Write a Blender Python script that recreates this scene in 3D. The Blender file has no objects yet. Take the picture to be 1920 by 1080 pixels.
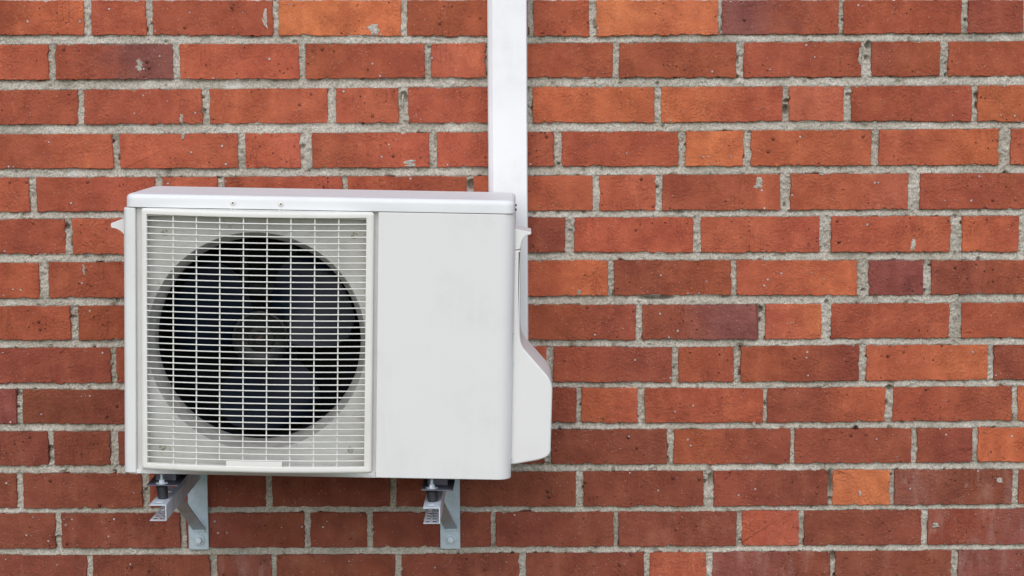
import bpy, bmesh, math, random
import numpy as np
from mathutils import Vector, Matrix

random.seed(11)
S = bpy.context.scene
COL = S.collection
R = math.radians

# ------------------------------------------------------------------ camera
cam_d = bpy.data.cameras.new('camera')
cam_d.sensor_width = 36.0
cam_d.lens = 3650.0 / 1920.0 * 36.0
cam_d.clip_start = 0.05
cam_d.clip_end = 2000.0
cam = bpy.data.objects.new('camera', cam_d)
COL.objects.link(cam)
cam.location = (0.0296, -4.35, 1.5)
cam.rotation_euler = (R(83.82347), R(0.26843), R(0.36110))
S.camera = cam

# ------------------------------------------------------------------ daylight (bright overcast)
SUN_EL, SUN_AZ = 40.0, 14.0          # degrees; azimuth measured from straight in front of the wall
w = bpy.data.worlds.new('World')
S.world = w
w.use_nodes = True
nt = w.node_tree
sky = nt.nodes.new('ShaderNodeTexSky')
sky.sky_type = 'NISHITA'
sky.sun_disc = False
sky.sun_elevation = R(SUN_EL)
sky.sun_rotation = R(180.0 + SUN_AZ)
sky.air_density = 1.0
sky.dust_density = 1.5
sky.ozone_density = 1.0
nt.links.new(sky.outputs[0], nt.nodes['Background'].inputs[0])
nt.nodes['Background'].inputs[1].default_value = 0.15
sun_d = bpy.data.lights.new('sun', 'SUN')
sun_d.energy = 1.35
sun_d.angle = R(72.0)
sun_d.color = (1.0, 0.985, 0.96)
sun = bpy.data.objects.new('sun', sun_d)
COL.objects.link(sun)
sun.location = (0, -3, 6)
_el, _az = R(SUN_EL), R(SUN_AZ)
_dir = Vector((math.sin(_az) * math.cos(_el), -math.cos(_az) * math.cos(_el), math.sin(_el)))
sun.rotation_euler = _dir.to_track_quat('Z', 'Y').to_euler()

S.view_settings.view_transform = 'Standard'
S.view_settings.look = 'None'
S.view_settings.exposure = 0.22
S.view_settings.gamma = 1.0
S.view_settings.use_curve_mapping = False
S.render.engine = 'CYCLES'
S.cycles.use_denoising = True
S.cycles.max_bounces = 8

# measured wall bond, in metres: xl, xr, z bottom left/right, z top left/right, tints of both ends
ROWS = [
 [(-1.2134,-0.9468,1.5996,1.5980,1.6746,1.6737,'ro'),(-0.9303,-0.8083,1.5979,1.5969,1.6736,1.6731,'RR'),(-0.7941,-0.5267,1.5968,1.5947,1.6730,1.6718,'rr'),(-0.5149,-0.2429,1.5946,1.5925,1.6718,1.6706,'OO'),(-0.2299,0.0382,1.5925,1.5905,1.6705,1.6693,'rR'),(0.0501,0.1740,1.5905,1.5896,1.6693,1.6687,'ro'),(0.1894,0.4596,1.5895,1.5916,1.6687,1.6675,'OO'),(0.4666,0.7260,1.5918,1.5919,1.6675,1.6663,'pr'),(0.7366,0.9969,1.5919,1.5920,1.6663,1.6651,'rr'),(1.0111,1.1323,1.5920,1.5921,1.6650,1.6645,'dr'),(1.1441,1.4053,1.5921,1.5918,1.6645,1.6642,'rr')],
 [(-1.2906,-1.0280,1.4984,1.4996,1.5773,1.5772,'RR'),(-1.0125,-0.7514,1.4998,1.4991,1.5772,1.5768,'rp'),(-0.7360,-0.4703,1.4989,1.4985,1.5768,1.5761,'RR'),(-0.4561,-0.1918,1.4985,1.5003,1.5761,1.5756,'rr'),(-0.1776,-0.0556,1.5002,1.4995,1.5755,1.5753,'KK'),(-0.0414,0.2260,1.4995,1.4979,1.5753,1.5749,'rr'),(0.2402,0.5004,1.4978,1.4972,1.5748,1.5746,'rr'),(0.5158,0.7769,1.4972,1.4976,1.5746,1.5745,'rr'),(0.7993,0.9516,1.4977,1.4979,1.5745,1.5745,'dr'),(0.9693,1.2289,1.4979,1.4981,1.5745,1.5744,'rr')],
 [(-1.2287,-0.9655,1.4001,1.4001,1.4771,1.4771,'rr'),(-0.9524,-0.6883,1.4001,1.4001,1.4771,1.4774,'rR'),(-0.6717,-0.4090,1.4001,1.4002,1.4774,1.4776,'RR'),(-0.3899,-0.2510,1.4002,1.3998,1.4776,1.4779,'RR'),(-0.2296,0.0351,1.3997,1.3989,1.4779,1.4785,'rr'),(0.0482,0.3186,1.3989,1.3981,1.4786,1.4773,'oo'),(0.3340,0.6030,1.3980,1.3999,1.4772,1.4770,'oR'),(0.6172,0.7392,1.4000,1.3996,1.4770,1.4770,'KK'),(0.7558,1.0233,1.3995,1.3976,1.4770,1.4770,'rr'),(1.0363,1.2988,1.3975,1.3967,1.4770,1.4769,'oo')],
 [(-1.1546,-0.8896,1.3020,1.3015,1.3787,1.3785,'rR'),(-0.8753,-0.6106,1.3014,1.3009,1.3785,1.3784,'RR'),(-0.5939,-0.4712,1.3008,1.3006,1.3784,1.3783,'RK'),(-0.4450,-0.1830,1.3005,1.3010,1.3783,1.3785,'rR'),(-0.1663,0.0954,1.3010,1.3018,1.3786,1.3790,'Rr'),(0.1121,0.3724,1.3018,1.3007,1.3790,1.3790,'rR'),(0.3879,0.5173,1.3006,1.3007,1.3790,1.3794,'OO'),(0.5340,0.8023,1.3007,1.3007,1.3794,1.3803,'oR'),(0.8189,1.0857,1.3008,1.3008,1.3804,1.3813,'Ro'),(1.1118,1.3749,1.3008,1.3008,1.3813,1.3813,'RR')],
 [(-1.3433,-1.0800,1.2047,1.2049,1.2824,1.2822,'RR'),(-1.0645,-0.7989,1.2050,1.2056,1.2822,1.2819,'rR'),(-0.7822,-0.6579,1.2056,1.2052,1.2819,1.2817,'KR'),(-0.6424,-0.3784,1.2051,1.2043,1.2817,1.2813,'rR'),(-0.3665,-0.1004,1.2043,1.2035,1.2813,1.2808,'Rr'),(-0.0849,0.1810,1.2035,1.2026,1.2808,1.2810,'RR'),(0.1965,0.3216,1.2025,1.2020,1.2812,1.2823,'RK'),(0.3371,0.6003,1.2019,1.2020,1.2824,1.2827,'rR'),(0.6229,0.8858,1.2020,1.2023,1.2827,1.2825,'RK'),(0.9120,1.1794,1.2023,1.2026,1.2825,1.2824,'rr')],
 [(-1.2629,-1.0026,1.1110,1.1098,1.1879,1.1891,'rr'),(-0.9870,-0.7210,1.1096,1.1088,1.1893,1.1898,'RK'),(-0.7054,-0.4420,1.1088,1.1090,1.1898,1.1890,'rr'),(-0.4264,-0.1608,1.1090,1.1092,1.1889,1.1881,'rr'),(-0.1453,0.1201,1.1092,1.1093,1.1881,1.1873,'dd'),(0.1404,0.4067,1.1091,1.1071,1.1873,1.1873,'RR'),(0.4234,0.6895,1.1070,1.1068,1.1873,1.1870,'RR'),(0.7146,0.9816,1.1068,1.1065,1.1870,1.1867,'RR'),(1.0078,1.1341,1.1065,1.1063,1.1867,1.1865,'oR'),(1.1532,1.4175,1.1063,1.1063,1.1865,1.1865,'rr')],
 [(-1.3327,-1.0644,1.0091,1.0101,1.0881,1.0907,'rR'),(-1.0428,-0.7772,1.0103,1.0120,1.0913,1.0918,'rr'),(-0.7616,-0.4975,1.0120,1.0114,1.0918,1.0917,'rr'),(-0.4819,-0.2156,1.0114,1.0108,1.0916,1.0915,'rr'),(-0.2013,-0.0646,1.0108,1.0105,1.0915,1.0915,'rr'),(-0.0502,0.2157,1.0104,1.0113,1.0915,1.0910,'Ro'),(0.2289,0.4922,1.0115,1.0113,1.0909,1.0897,'dr'),(0.5041,0.7744,1.0111,1.0087,1.0896,1.0881,'Ro'),(0.8007,0.9238,1.0087,1.0094,1.0880,1.0877,'PP'),(0.9405,1.2032,1.0096,1.0126,1.0877,1.0871,'dr')],
 [(-1.2639,-0.9963,0.9151,0.9152,0.9927,0.9928,'rr'),(-0.9783,-0.7121,0.9153,0.9147,0.9928,0.9926,'rr'),(-0.6965,-0.4330,0.9146,0.9136,0.9926,0.9922,'rr'),(-0.4174,-0.2887,0.9135,0.9130,0.9922,0.9920,'rr'),(-0.2719,-0.0040,0.9130,0.9120,0.9920,0.9916,'rr'),(0.0128,0.2782,0.9119,0.9105,0.9915,0.9900,'rd'),(0.2926,0.5541,0.9104,0.9104,0.9899,0.9900,'dp'),(0.5697,0.6955,0.9105,0.9109,0.9901,0.9908,'KO'),(0.7171,0.9842,0.9109,0.9118,0.9909,0.9910,'rR'),(1.0106,1.2763,0.9119,0.9124,0.9910,0.9909,'Rr')],
 [(-1.1767,-0.9074,0.8165,0.8168,0.8969,0.8978,'dd'),(-0.8953,-0.6274,0.8168,0.8165,0.8978,0.8972,'rr'),(-0.6118,-0.3465,0.8165,0.8161,0.8972,0.8967,'rr'),(-0.3308,-0.2055,0.8161,0.8159,0.8966,0.8964,'rr'),(-0.1899,0.0774,0.8159,0.8155,0.8964,0.8958,'RR'),(0.0931,0.3602,0.8155,0.8135,0.8958,0.8931,'rd'),(0.3746,0.4996,0.8133,0.8138,0.8930,0.8940,'rr'),(0.5153,0.7820,0.8139,0.8150,0.8942,0.8968,'rd'),(0.7988,1.0713,0.8151,0.8163,0.8970,0.8959,'Ro'),(1.0845,1.3508,0.8164,0.8166,0.8958,0.8955,'dr')],
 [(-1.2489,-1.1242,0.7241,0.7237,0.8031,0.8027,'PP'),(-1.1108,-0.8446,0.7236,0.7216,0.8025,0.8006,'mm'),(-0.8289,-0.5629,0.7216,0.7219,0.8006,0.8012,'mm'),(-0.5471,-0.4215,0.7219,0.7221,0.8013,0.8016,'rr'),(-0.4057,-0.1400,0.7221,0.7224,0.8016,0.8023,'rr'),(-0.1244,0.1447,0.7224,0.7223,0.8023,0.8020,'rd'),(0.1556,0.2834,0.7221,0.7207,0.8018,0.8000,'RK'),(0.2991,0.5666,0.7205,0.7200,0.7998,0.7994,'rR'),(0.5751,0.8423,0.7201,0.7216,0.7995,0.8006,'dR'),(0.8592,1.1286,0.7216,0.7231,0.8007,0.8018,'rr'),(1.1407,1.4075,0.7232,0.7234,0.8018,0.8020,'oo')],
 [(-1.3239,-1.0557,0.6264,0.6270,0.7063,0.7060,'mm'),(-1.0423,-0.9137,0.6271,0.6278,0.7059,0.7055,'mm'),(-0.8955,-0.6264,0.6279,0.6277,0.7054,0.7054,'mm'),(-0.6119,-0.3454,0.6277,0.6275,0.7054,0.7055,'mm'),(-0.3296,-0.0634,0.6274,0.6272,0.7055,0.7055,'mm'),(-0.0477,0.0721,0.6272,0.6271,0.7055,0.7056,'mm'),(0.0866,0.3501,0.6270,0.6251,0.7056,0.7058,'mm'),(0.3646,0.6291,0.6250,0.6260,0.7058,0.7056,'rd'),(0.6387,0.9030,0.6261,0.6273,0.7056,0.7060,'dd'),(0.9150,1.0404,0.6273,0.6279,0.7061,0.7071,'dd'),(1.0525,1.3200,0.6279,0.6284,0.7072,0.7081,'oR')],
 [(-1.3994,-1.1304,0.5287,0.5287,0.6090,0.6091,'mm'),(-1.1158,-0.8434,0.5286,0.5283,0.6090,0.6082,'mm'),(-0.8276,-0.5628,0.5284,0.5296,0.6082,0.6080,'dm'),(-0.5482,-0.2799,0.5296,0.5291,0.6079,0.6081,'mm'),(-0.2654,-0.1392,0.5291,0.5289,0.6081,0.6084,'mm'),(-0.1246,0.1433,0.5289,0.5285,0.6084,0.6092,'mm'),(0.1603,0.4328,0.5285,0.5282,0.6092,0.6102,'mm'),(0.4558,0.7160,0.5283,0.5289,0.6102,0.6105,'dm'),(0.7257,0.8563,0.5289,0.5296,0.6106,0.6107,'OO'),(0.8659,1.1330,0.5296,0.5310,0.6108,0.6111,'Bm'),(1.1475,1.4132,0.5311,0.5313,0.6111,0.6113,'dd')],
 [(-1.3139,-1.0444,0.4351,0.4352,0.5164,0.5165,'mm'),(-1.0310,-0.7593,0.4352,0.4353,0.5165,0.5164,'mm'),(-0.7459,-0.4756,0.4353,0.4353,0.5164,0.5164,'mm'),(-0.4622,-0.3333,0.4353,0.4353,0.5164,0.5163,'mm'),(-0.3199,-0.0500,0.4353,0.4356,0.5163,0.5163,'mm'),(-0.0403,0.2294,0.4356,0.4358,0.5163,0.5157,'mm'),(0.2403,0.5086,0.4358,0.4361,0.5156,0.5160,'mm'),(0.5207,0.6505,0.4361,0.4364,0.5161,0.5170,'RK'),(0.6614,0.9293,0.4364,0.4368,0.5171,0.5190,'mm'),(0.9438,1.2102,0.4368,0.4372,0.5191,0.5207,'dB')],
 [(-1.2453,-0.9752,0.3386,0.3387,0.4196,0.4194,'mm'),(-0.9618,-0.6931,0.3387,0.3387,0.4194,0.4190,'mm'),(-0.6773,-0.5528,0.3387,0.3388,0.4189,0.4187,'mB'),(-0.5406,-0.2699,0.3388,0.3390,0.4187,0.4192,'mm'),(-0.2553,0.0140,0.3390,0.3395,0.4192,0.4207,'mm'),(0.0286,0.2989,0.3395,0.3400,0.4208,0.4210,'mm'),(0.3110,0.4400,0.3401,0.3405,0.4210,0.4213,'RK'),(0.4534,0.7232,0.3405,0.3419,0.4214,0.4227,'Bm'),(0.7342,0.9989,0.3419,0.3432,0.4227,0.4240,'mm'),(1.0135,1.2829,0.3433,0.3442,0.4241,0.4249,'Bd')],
]
# mortar left on brick faces: x, z, width, height
SMEARS = [
 (-0.5444,1.6330,0.0108,0.0312),
 (-0.8252,1.5310,0.0168,0.0240),
 (-0.3047,1.6072,0.0216,0.0204),
 (-0.2273,1.3104,0.0312,0.0144),
 (-0.7353,1.4113,0.0084,0.0180),
 (0.5501,1.2630,0.0192,0.0216),
 (0.8998,1.1229,0.0132,0.0216),
 (-0.7326,1.3733,0.0072,0.0144),
 (0.4620,1.6211,0.0072,0.0360),
 (0.7732,1.5434,0.0060,0.0336),
 (0.7875,0.5570,0.0060,0.0096),
 (0.1510,1.0190,0.0096,0.0096),
 (0.7769,1.2918,0.0036,0.0036),
 (-0.2414,1.4480,0.0060,0.0216),
 (-0.9628,1.0753,0.0048,0.0168),
 (0.6914,1.2838,0.0096,0.0072),
 (0.5477,0.7175,0.0096,0.0060),
 (1.1013,0.5868,0.0192,0.0108),
 (0.9607,0.4824,0.0144,0.0096),
]
# unfilled joints: x, z, half width, half height
VOIDS = [
 (0.7204,0.5806,0.0048,0.0288),
 (0.7287,0.4098,0.0060,0.0108),
 (-0.0897,1.2607,0.0084,0.0108),
 (-0.2392,1.4574,0.0084,0.0108),
 (0.5581,0.9780,0.0060,0.0072),
 (0.7768,0.7033,0.0060,0.0072),
 (0.8513,0.7984,0.0072,0.0060),
 (0.6111,1.4263,0.0060,0.0096),
 (0.3469,0.6644,0.0048,0.0084),
 (0.7928,1.5669,0.0060,0.0084),
 (-1.0411,0.5927,0.0060,0.0084),
 (0.4502,0.5877,0.0060,0.0144),
 (0.0599,1.0126,0.0168,0.0036),
 (0.3240,1.0056,0.0360,0.0036),
]
# ------------------------------------------------------------------ small helpers
def lin(c):
    out = []
    for v in c:
        v /= 255.0
        out.append(v / 12.92 if v <= 0.04045 else ((v + 0.055) / 1.055) ** 2.4)
    return out

def link_obj(name, mesh, parent=None, mat=None):
    o = bpy.data.objects.new(name, mesh)
    COL.objects.link(o)
    if parent is not None:
        o.parent = parent
    if mat is not None and not mesh.materials:
        mesh.materials.append(mat)
    return o

def empty(name, loc, label, cat, group=None, rot=(0, 0, 0)):
    o = bpy.data.objects.new(name, None)
    COL.objects.link(o)
    o.location = loc
    o.rotation_euler = rot
    o.empty_display_size = 0.05
    o['label'] = label
    o['category'] = cat
    if group:
        o['group'] = group
    return o

def mesh_from(name, verts, faces, smooth=False, angle=None):
    me = bpy.data.meshes.new(name)
    me.from_pydata([tuple(v) for v in verts], [], faces)
    me.validate()
    bm = bmesh.new(); bm.from_mesh(me)
    bmesh.ops.recalc_face_normals(bm, faces=bm.faces)
    bm.to_mesh(me); bm.free()
    if smooth:
        for p in me.polygons: p.use_smooth = True
        if angle:
            try: me.set_sharp_from_angle(angle=R(angle))
            except Exception: pass
    return me

class MB:
    """collects verts and faces of one mesh"""
    def __init__(self): self.v, self.f = [], []
    def add(self, verts, faces):
        n = len(self.v); self.v += [tuple(p) for p in verts]
        self.f += [tuple(i + n for i in f) for f in faces]
    def rings(self, rings, cap0=True, cap1=True, closed=True):
        n = len(rings[0]); base = len(self.v)
        for r in rings: self.v += [tuple(p) for p in r]
        for k in range(len(rings) - 1):
            a, b = base + k * n, base + (k + 1) * n
            for i in range(n if closed else n - 1):
                j = (i + 1) % n
                self.f.append((a + i, a + j, b + j, b + i))
        if cap0: self.f.append(tuple(base + i for i in range(n))[::-1])
        if cap1: self.f.append(tuple(base + (len(rings) - 1) * n + i for i in range(n)))
    def box(self, x0, x1, y0, y1, z0, z1, b=0.0):
        """box with all edges chamfered by b"""
        if b <= 0:
            c = [(x, y, z) for x in (x0, x1) for y in (y0, y1) for z in (z0, z1)]
            self.add(c, [(0, 1, 3, 2), (4, 6, 7, 5), (0, 4, 5, 1), (2, 3, 7, 6), (0, 2, 6, 4), (1, 5, 7, 3)])
            return
        def ring(z, i):
            a0, a1, c0, c1 = x0 + i, x1 - i, y0 + i, y1 - i
            return [(a0 + b, c0, z), (a1 - b, c0, z), (a1, c0 + b, z), (a1, c1 - b, z), (a1 - b, c1, z), (a0 + b, c1, z), (a0, c1 - b, z), (a0, c0 + b, z)]
        self.rings([ring(z0, b * .7), ring(z0 + b, 0), ring(z1 - b, 0), ring(z1, b * .7)])
    def cyl(self, p0, p1, r0, r1=None, n=20, bev=0.0):
        r1 = r0 if r1 is None else r1
        p0, p1 = Vector(p0), Vector(p1)
        d = (p1 - p0).normalized()
        a = d.orthogonal().normalized(); c = d.cross(a)
        def ring(p, r): return [p + a * (r * math.cos(t)) + c * (r * math.sin(t)) for t in [2 * math.pi * k / n for k in range(n)]]
        if bev > 0:
            self.rings([ring(p0, r0 - bev), ring(p0 + d * bev, r0), ring(p1 - d * bev, r1), ring(p1, r1 - bev)])
        else:
            self.rings([ring(p0, r0), ring(p1, r1)])
    def build(self, name, mat, parent=None, smooth=False, angle=35):
        o = link_obj(name, mesh_from(name, self.v, self.f, smooth, angle), parent, mat)
        if smooth:
            wn = o.modifiers.new('weighted_normals', 'WEIGHTED_NORMAL'); wn.keep_sharp = True
        return o

def rrect(x0, x1, z0, z1, r, nc=5, nx=1, nz=1):
    """rounded rectangle, counter-clockwise from the bottom left, straight runs cut in nx / nz"""
    pts = []
    r = max(r, 1e-4)
    for k in range(nx): pts.append((x0 + r + (x1 - x0 - 2 * r) * k / nx, z0))
    for k in range(nc): t = -math.pi / 2 + math.pi / 2 * k / nc; pts.append((x1 - r + r * math.cos(t), z0 + r + r * math.sin(t)))
    for k in range(nz): pts.append((x1, z0 + r + (z1 - z0 - 2 * r) * k / nz))
    for k in range(nc): t = math.pi / 2 * k / nc; pts.append((x1 - r + r * math.cos(t), z1 - r + r * math.sin(t)))
    for k in range(nx): pts.append((x1 - r - (x1 - x0 - 2 * r) * k / nx, z1))
    for k in range(nc): t = math.pi / 2 + math.pi / 2 * k / nc; pts.append((x0 + r + r * math.cos(t), z1 - r + r * math.sin(t)))
    for k in range(nz): pts.append((x0, z1 - r - (z1 - z0 - 2 * r) * k / nz))
    for k in range(nc): t = math.pi + math.pi / 2 * k / nc; pts.append((x0 + r + r * math.cos(t), z0 + r + r * math.sin(t)))
    return pts

def offset_poly(pts, d):
    """shift every point of a CCW closed outline inwards by d"""
    n = len(pts); out = []
    for i in range(n):
        a, b, c = Vector(pts[i - 1]), Vector(pts[i]), Vector(pts[(i + 1) % n])
        e1, e2 = (b - a).normalized(), (c - b).normalized()
        n1, n2 = Vector((-e1.y, e1.x)), Vector((-e2.y, e2.x))
        m = n1 + n2
        m = m / max(m.length_squared, 0.3) * 2
        out.append(b + m * d)
    return out

def round_poly(pts, radii, n=6):
    out = []
    L = len(pts)
    for i in range(L):
        a, b, c = Vector(pts[i - 1]), Vector(pts[i]), Vector(pts[(i + 1) % L])
        r = radii[i]
        if r <= 0: out.append(b); continue
        d1, d2 = (a - b), (c - b)
        t = min(r, d1.length * .48, d2.length * .48)
        p, q = b + d1.normalized() * t, b + d2.normalized() * t
        for k in range(n + 1):
            s = k / n
            out.append(p * (1 - s) ** 2 + b * 2 * s * (1 - s) + q * s * s)
    return out

# ------------------------------------------------------------------ materials
class NT:
    def __init__(self, name):
        self.m = bpy.data.materials.new(name); self.m.use_nodes = True
        self.t = self.m.node_tree; self.bsdf = self.t.nodes['Principled BSDF']
    def n(self, kind, **kw):
        x = self.t.nodes.new(kind)
        for k, v in kw.items():
            if k.startswith('i_'):
                key = k[2:]
                x.inputs[int(key) if key.isdigit() else key.replace('_', ' ')].default_value = v
            else: setattr(x, k, v)
        return x
    def l(self, a, b): self.t.links.new(a, b)
    def math(self, op, a, b=None, clamp=False):
        x = self.n('ShaderNodeMath', operation=op, use_clamp=clamp)
        for i, v in enumerate((a, b)):
            if v is None: continue
            if isinstance(v, (int, float)): x.inputs[i].default_value = v
            else: self.l(v, x.inputs[i])
        return x.outputs[0]
    def ramp(self, v, lo, hi, a=0.0, b=1.0, smooth=True):
        x = self.n('ShaderNodeMapRange', interpolation_type='SMOOTHSTEP' if smooth else 'LINEAR')
        self.l(v, x.inputs[0])
        for i, q in zip((1, 2, 3, 4), (lo, hi, a, b)): x.inputs[i].default_value = q
        return x.outputs[0]
    def mix(self, f, a, b, blend='MIX'):
        x = self.n('ShaderNodeMix', data_type='RGBA', blend_type=blend)
        for idx, v in ((0, f), (6, a), (7, b)):
            if isinstance(v, (int, float)): x.inputs[idx].default_value = v
            elif isinstance(v, (tuple, list)): x.inputs[idx].default_value = (*v[:3], 1)
            else: self.l(v, x.inputs[idx])
        return x.outputs[2]
    def noise(self, vec, scale, detail=3.0, rough=0.55, out=0):
        x = self.n('ShaderNodeTexNoise'); self.l(vec, x.inputs['Vector'])
        x.inputs['Scale'].default_value = scale; x.inputs['Detail'].default_value = detail; x.inputs['Roughness'].default_value = rough
        return x.outputs[out]
    def voro(self, vec, scale):
        x = self.n('ShaderNodeTexVoronoi'); self.l(vec, x.inputs['Vector']); x.inputs['Scale'].default_value = scale
        return x.outputs['Distance'], x.outputs['Color']
    def stretch(self, vec, s):
        x = self.n('ShaderNodeVectorMath', operation='MULTIPLY'); self.l(vec, x.inputs[0]); x.inputs[1].default_value = s
        return x.outputs[0]
    def bump(self, h, strength, dist, prev=None):
        x = self.n('ShaderNodeBump'); self.l(h, x.inputs['Height'])
        x.inputs['Strength'].default_value = strength; x.inputs['Distance'].default_value = dist
        if prev is not None: self.l(prev, x.inputs['Normal'])
        return x.outputs[0]

BK = 1.22   # overall brick albedo factor
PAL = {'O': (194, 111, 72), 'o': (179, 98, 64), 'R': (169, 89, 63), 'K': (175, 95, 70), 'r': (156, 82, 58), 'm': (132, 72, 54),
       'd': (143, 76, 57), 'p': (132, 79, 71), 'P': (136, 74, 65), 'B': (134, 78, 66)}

def brick_material(field=False):
    N = NT('fired_clay_brick_field' if field else 'fired_clay_brick')
    tc = N.n('ShaderNodeTexCoord')
    if field:
        geo = N.n('ShaderNodeNewGeometry')
        vec = tc.outputs['Object']
        cr = N.n('ShaderNodeValToRGB'); N.l(geo.outputs['Random Per Island'], cr.inputs[0])
        el = cr.color_ramp.elements
        el[0].position = 0; el[0].color = (*lin(PAL['d']), 1); el[1].position = 1; el[1].color = (*lin(PAL['O']), 1)
        e = el.new(.4); e.color = (*lin(PAL['r']), 1); e = el.new(.8); e.color = (*lin(PAL['R']), 1)
        base = cr.outputs[0]
        seedv = vec
    else:
        t1 = N.n('ShaderNodeAttribute', attribute_type='OBJECT', attribute_name='tint')
        t2 = N.n('ShaderNodeAttribute', attribute_type='OBJECT', attribute_name='tint_end')
        sp = N.n('ShaderNodeAttribute', attribute_type='OBJECT', attribute_name='blend_at')
        oi = N.n('ShaderNodeObjectInfo')
        off = N.math('MULTIPLY', oi.outputs['Random'], 91.7)
        cx = N.n('ShaderNodeCombineXYZ'); N.l(off, cx.inputs[0]); N.l(off, cx.inputs[2])
        ad = N.n('ShaderNodeVectorMath', operation='ADD'); N.l(tc.outputs['Object'], ad.inputs[0]); N.l(cx.outputs[0], ad.inputs[1])
        seedv = ad.outputs[0]
        sx = N.n('ShaderNodeSeparateXYZ'); N.l(tc.outputs['Object'], sx.inputs[0])
        wob = N.math('MULTIPLY', N.math('SUBTRACT', N.noise(seedv, 14, 3), .5), .16)
        xx = N.math('SUBTRACT', N.math('ADD', sx.outputs[0], wob), sp.outputs['Fac'])
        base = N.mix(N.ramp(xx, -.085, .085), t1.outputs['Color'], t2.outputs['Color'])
    # broad mottling, vertical drag marks of the wire cut, fine sand grain
    mott = N.noise(seedv, 17, 4, .6)
    base = N.mix(N.ramp(mott, .34, .70, 0, .85), base, N.mix(1.0, base, (.72, .64, .65), 'MULTIPLY'))
    mott2 = N.noise(N.stretch(seedv, (1, 1, .35)), 26, 3, .6)
    base = N.mix(N.ramp(mott2, .46, .72, 0, .75), base, N.mix(1.0, base, (1.20, 1.28, 1.24), 'MULTIPLY'))
    drag = N.noise(N.stretch(seedv, (1, 1, .12)), 190, 3, .6)
    dragm = N.noise(seedv, 11, 2)
    dragf = N.math('MULTIPLY', N.ramp(drag, .5, .72), N.ramp(dragm, .48, .68, 0, .38))
    base = N.mix(dragf, base, N.mix(1.0, base, (.62, .56, .56), 'MULTIPLY'))
    grain = N.noise(seedv, 380, 5, .8)
    base = N.mix(N.ramp(grain, .30, .70, .0, 1.0, False), N.mix(1.0, base, (.80, .77, .77), 'MULTIPLY'), N.mix(1.0, base, (1.18, 1.18, 1.18), 'MULTIPLY'))
    # dark pits
    pd, pc = N.voro(seedv, 105)
    pm = N.n('ShaderNodeSeparateColor'); N.l(pc, pm.inputs[0])
    pits = N.math('MULTIPLY', N.ramp(pd, .10, .26, 1, 0), N.math('MULTIPLY', N.math('GREATER_THAN', pm.outputs[0], .78), N.ramp(dragm, .47, .62)))
    base = N.mix(N.math('MULTIPLY', pits, .6), base, (.07, .028, .022))
    # burnt lumps
    ld, lc = N.voro(N.stretch(seedv, (1, 1, .8)), 47)
    lm = N.n('ShaderNodeSeparateColor'); N.l(lc, lm.inputs[0])
    lump = N.math('MULTIPLY', N.ramp(ld, .04, .22, 1, 0), N.math('MULTIPLY', N.math('GREATER_THAN', lm.outputs[1], .95), N.ramp(N.noise(seedv, 8.5, 1), .46, .60, .15, 1)))
    base = N.mix(N.math('MULTIPLY', lump, .36), base, (.15, .06, .05))
    # pale grit
    gd, gc = N.voro(seedv, 74)
    gm = N.n('ShaderNodeSeparateColor'); N.l(gc, gm.inputs[0])
    grit_r = N.math('ADD', N.math('MULTIPLY', gm.outputs[1], .16), .05)
    gritd = N.math('SUBTRACT', grit_r, gd)
    grit = N.math('MULTIPLY', N.ramp(gritd, -.02, .05), N.math('MULTIPLY', N.math('GREATER_THAN', gm.outputs[2], .875), N.ramp(N.noise(seedv, 9.7, 1), .38, .54, .4, 1)))
    base = N.mix(N.math('MULTIPLY', grit, .85), base, (.66, .60, .58))
    fd, fc = N.voro(seedv, 210)
    fm = N.n('ShaderNodeSeparateColor'); N.l(fc, fm.inputs[0])
    fgrit = N.math('MULTIPLY', N.ramp(fd, .15, .34, 1, 0), N.math('GREATER_THAN', fm.outputs[0], .935))
    base = N.mix(N.math('MULTIPLY', fgrit, .6), base, (.50, .36, .31))
    # lime bloom, as much as the brick has
    if not field:
        bl = N.n('ShaderNodeAttribute', attribute_type='OBJECT', attribute_name='bloom')
        bn = N.noise(N.stretch(seedv, (1, 1, .6)), 30, 8, .78)
        bf = N.math('MULTIPLY', N.math('ADD', N.ramp(bn, .56, .74), N.ramp(mott2, .45, .75, 0, .28)), bl.outputs['Fac'])
        base = N.mix(bf, base, (.50, .46, .43))
    N.l(base, N.bsdf.inputs['Base Color'])
    N.bsdf.inputs['Roughness'].default_value = .88
    N.bsdf.inputs['Specular IOR Level'].default_value = .3
    rough_zone = N.ramp(N.noise(seedv, 16, 2), .42, .62, .25, 1.0)
    b = N.bump(N.noise(seedv, 60, 4, .6), .8, .004)
    b = N.bump(N.math('MULTIPLY', N.ramp(N.noise(seedv, 150, 3, .6), .35, .7), rough_zone), .7, .0026, b)
    b = N.bump(grain, 1.0, .0016, b)
    h = N.math('SUBTRACT', N.math('ADD', N.math('MULTIPLY', lump, 1.2), grit), N.math('ADD', pits, N.math('MULTIPLY', dragf, .6)))
    b = N.bump(h, 1.0, .0045, b)
    N.l(b, N.bsdf.inputs['Normal'])
    return N.m

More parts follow.
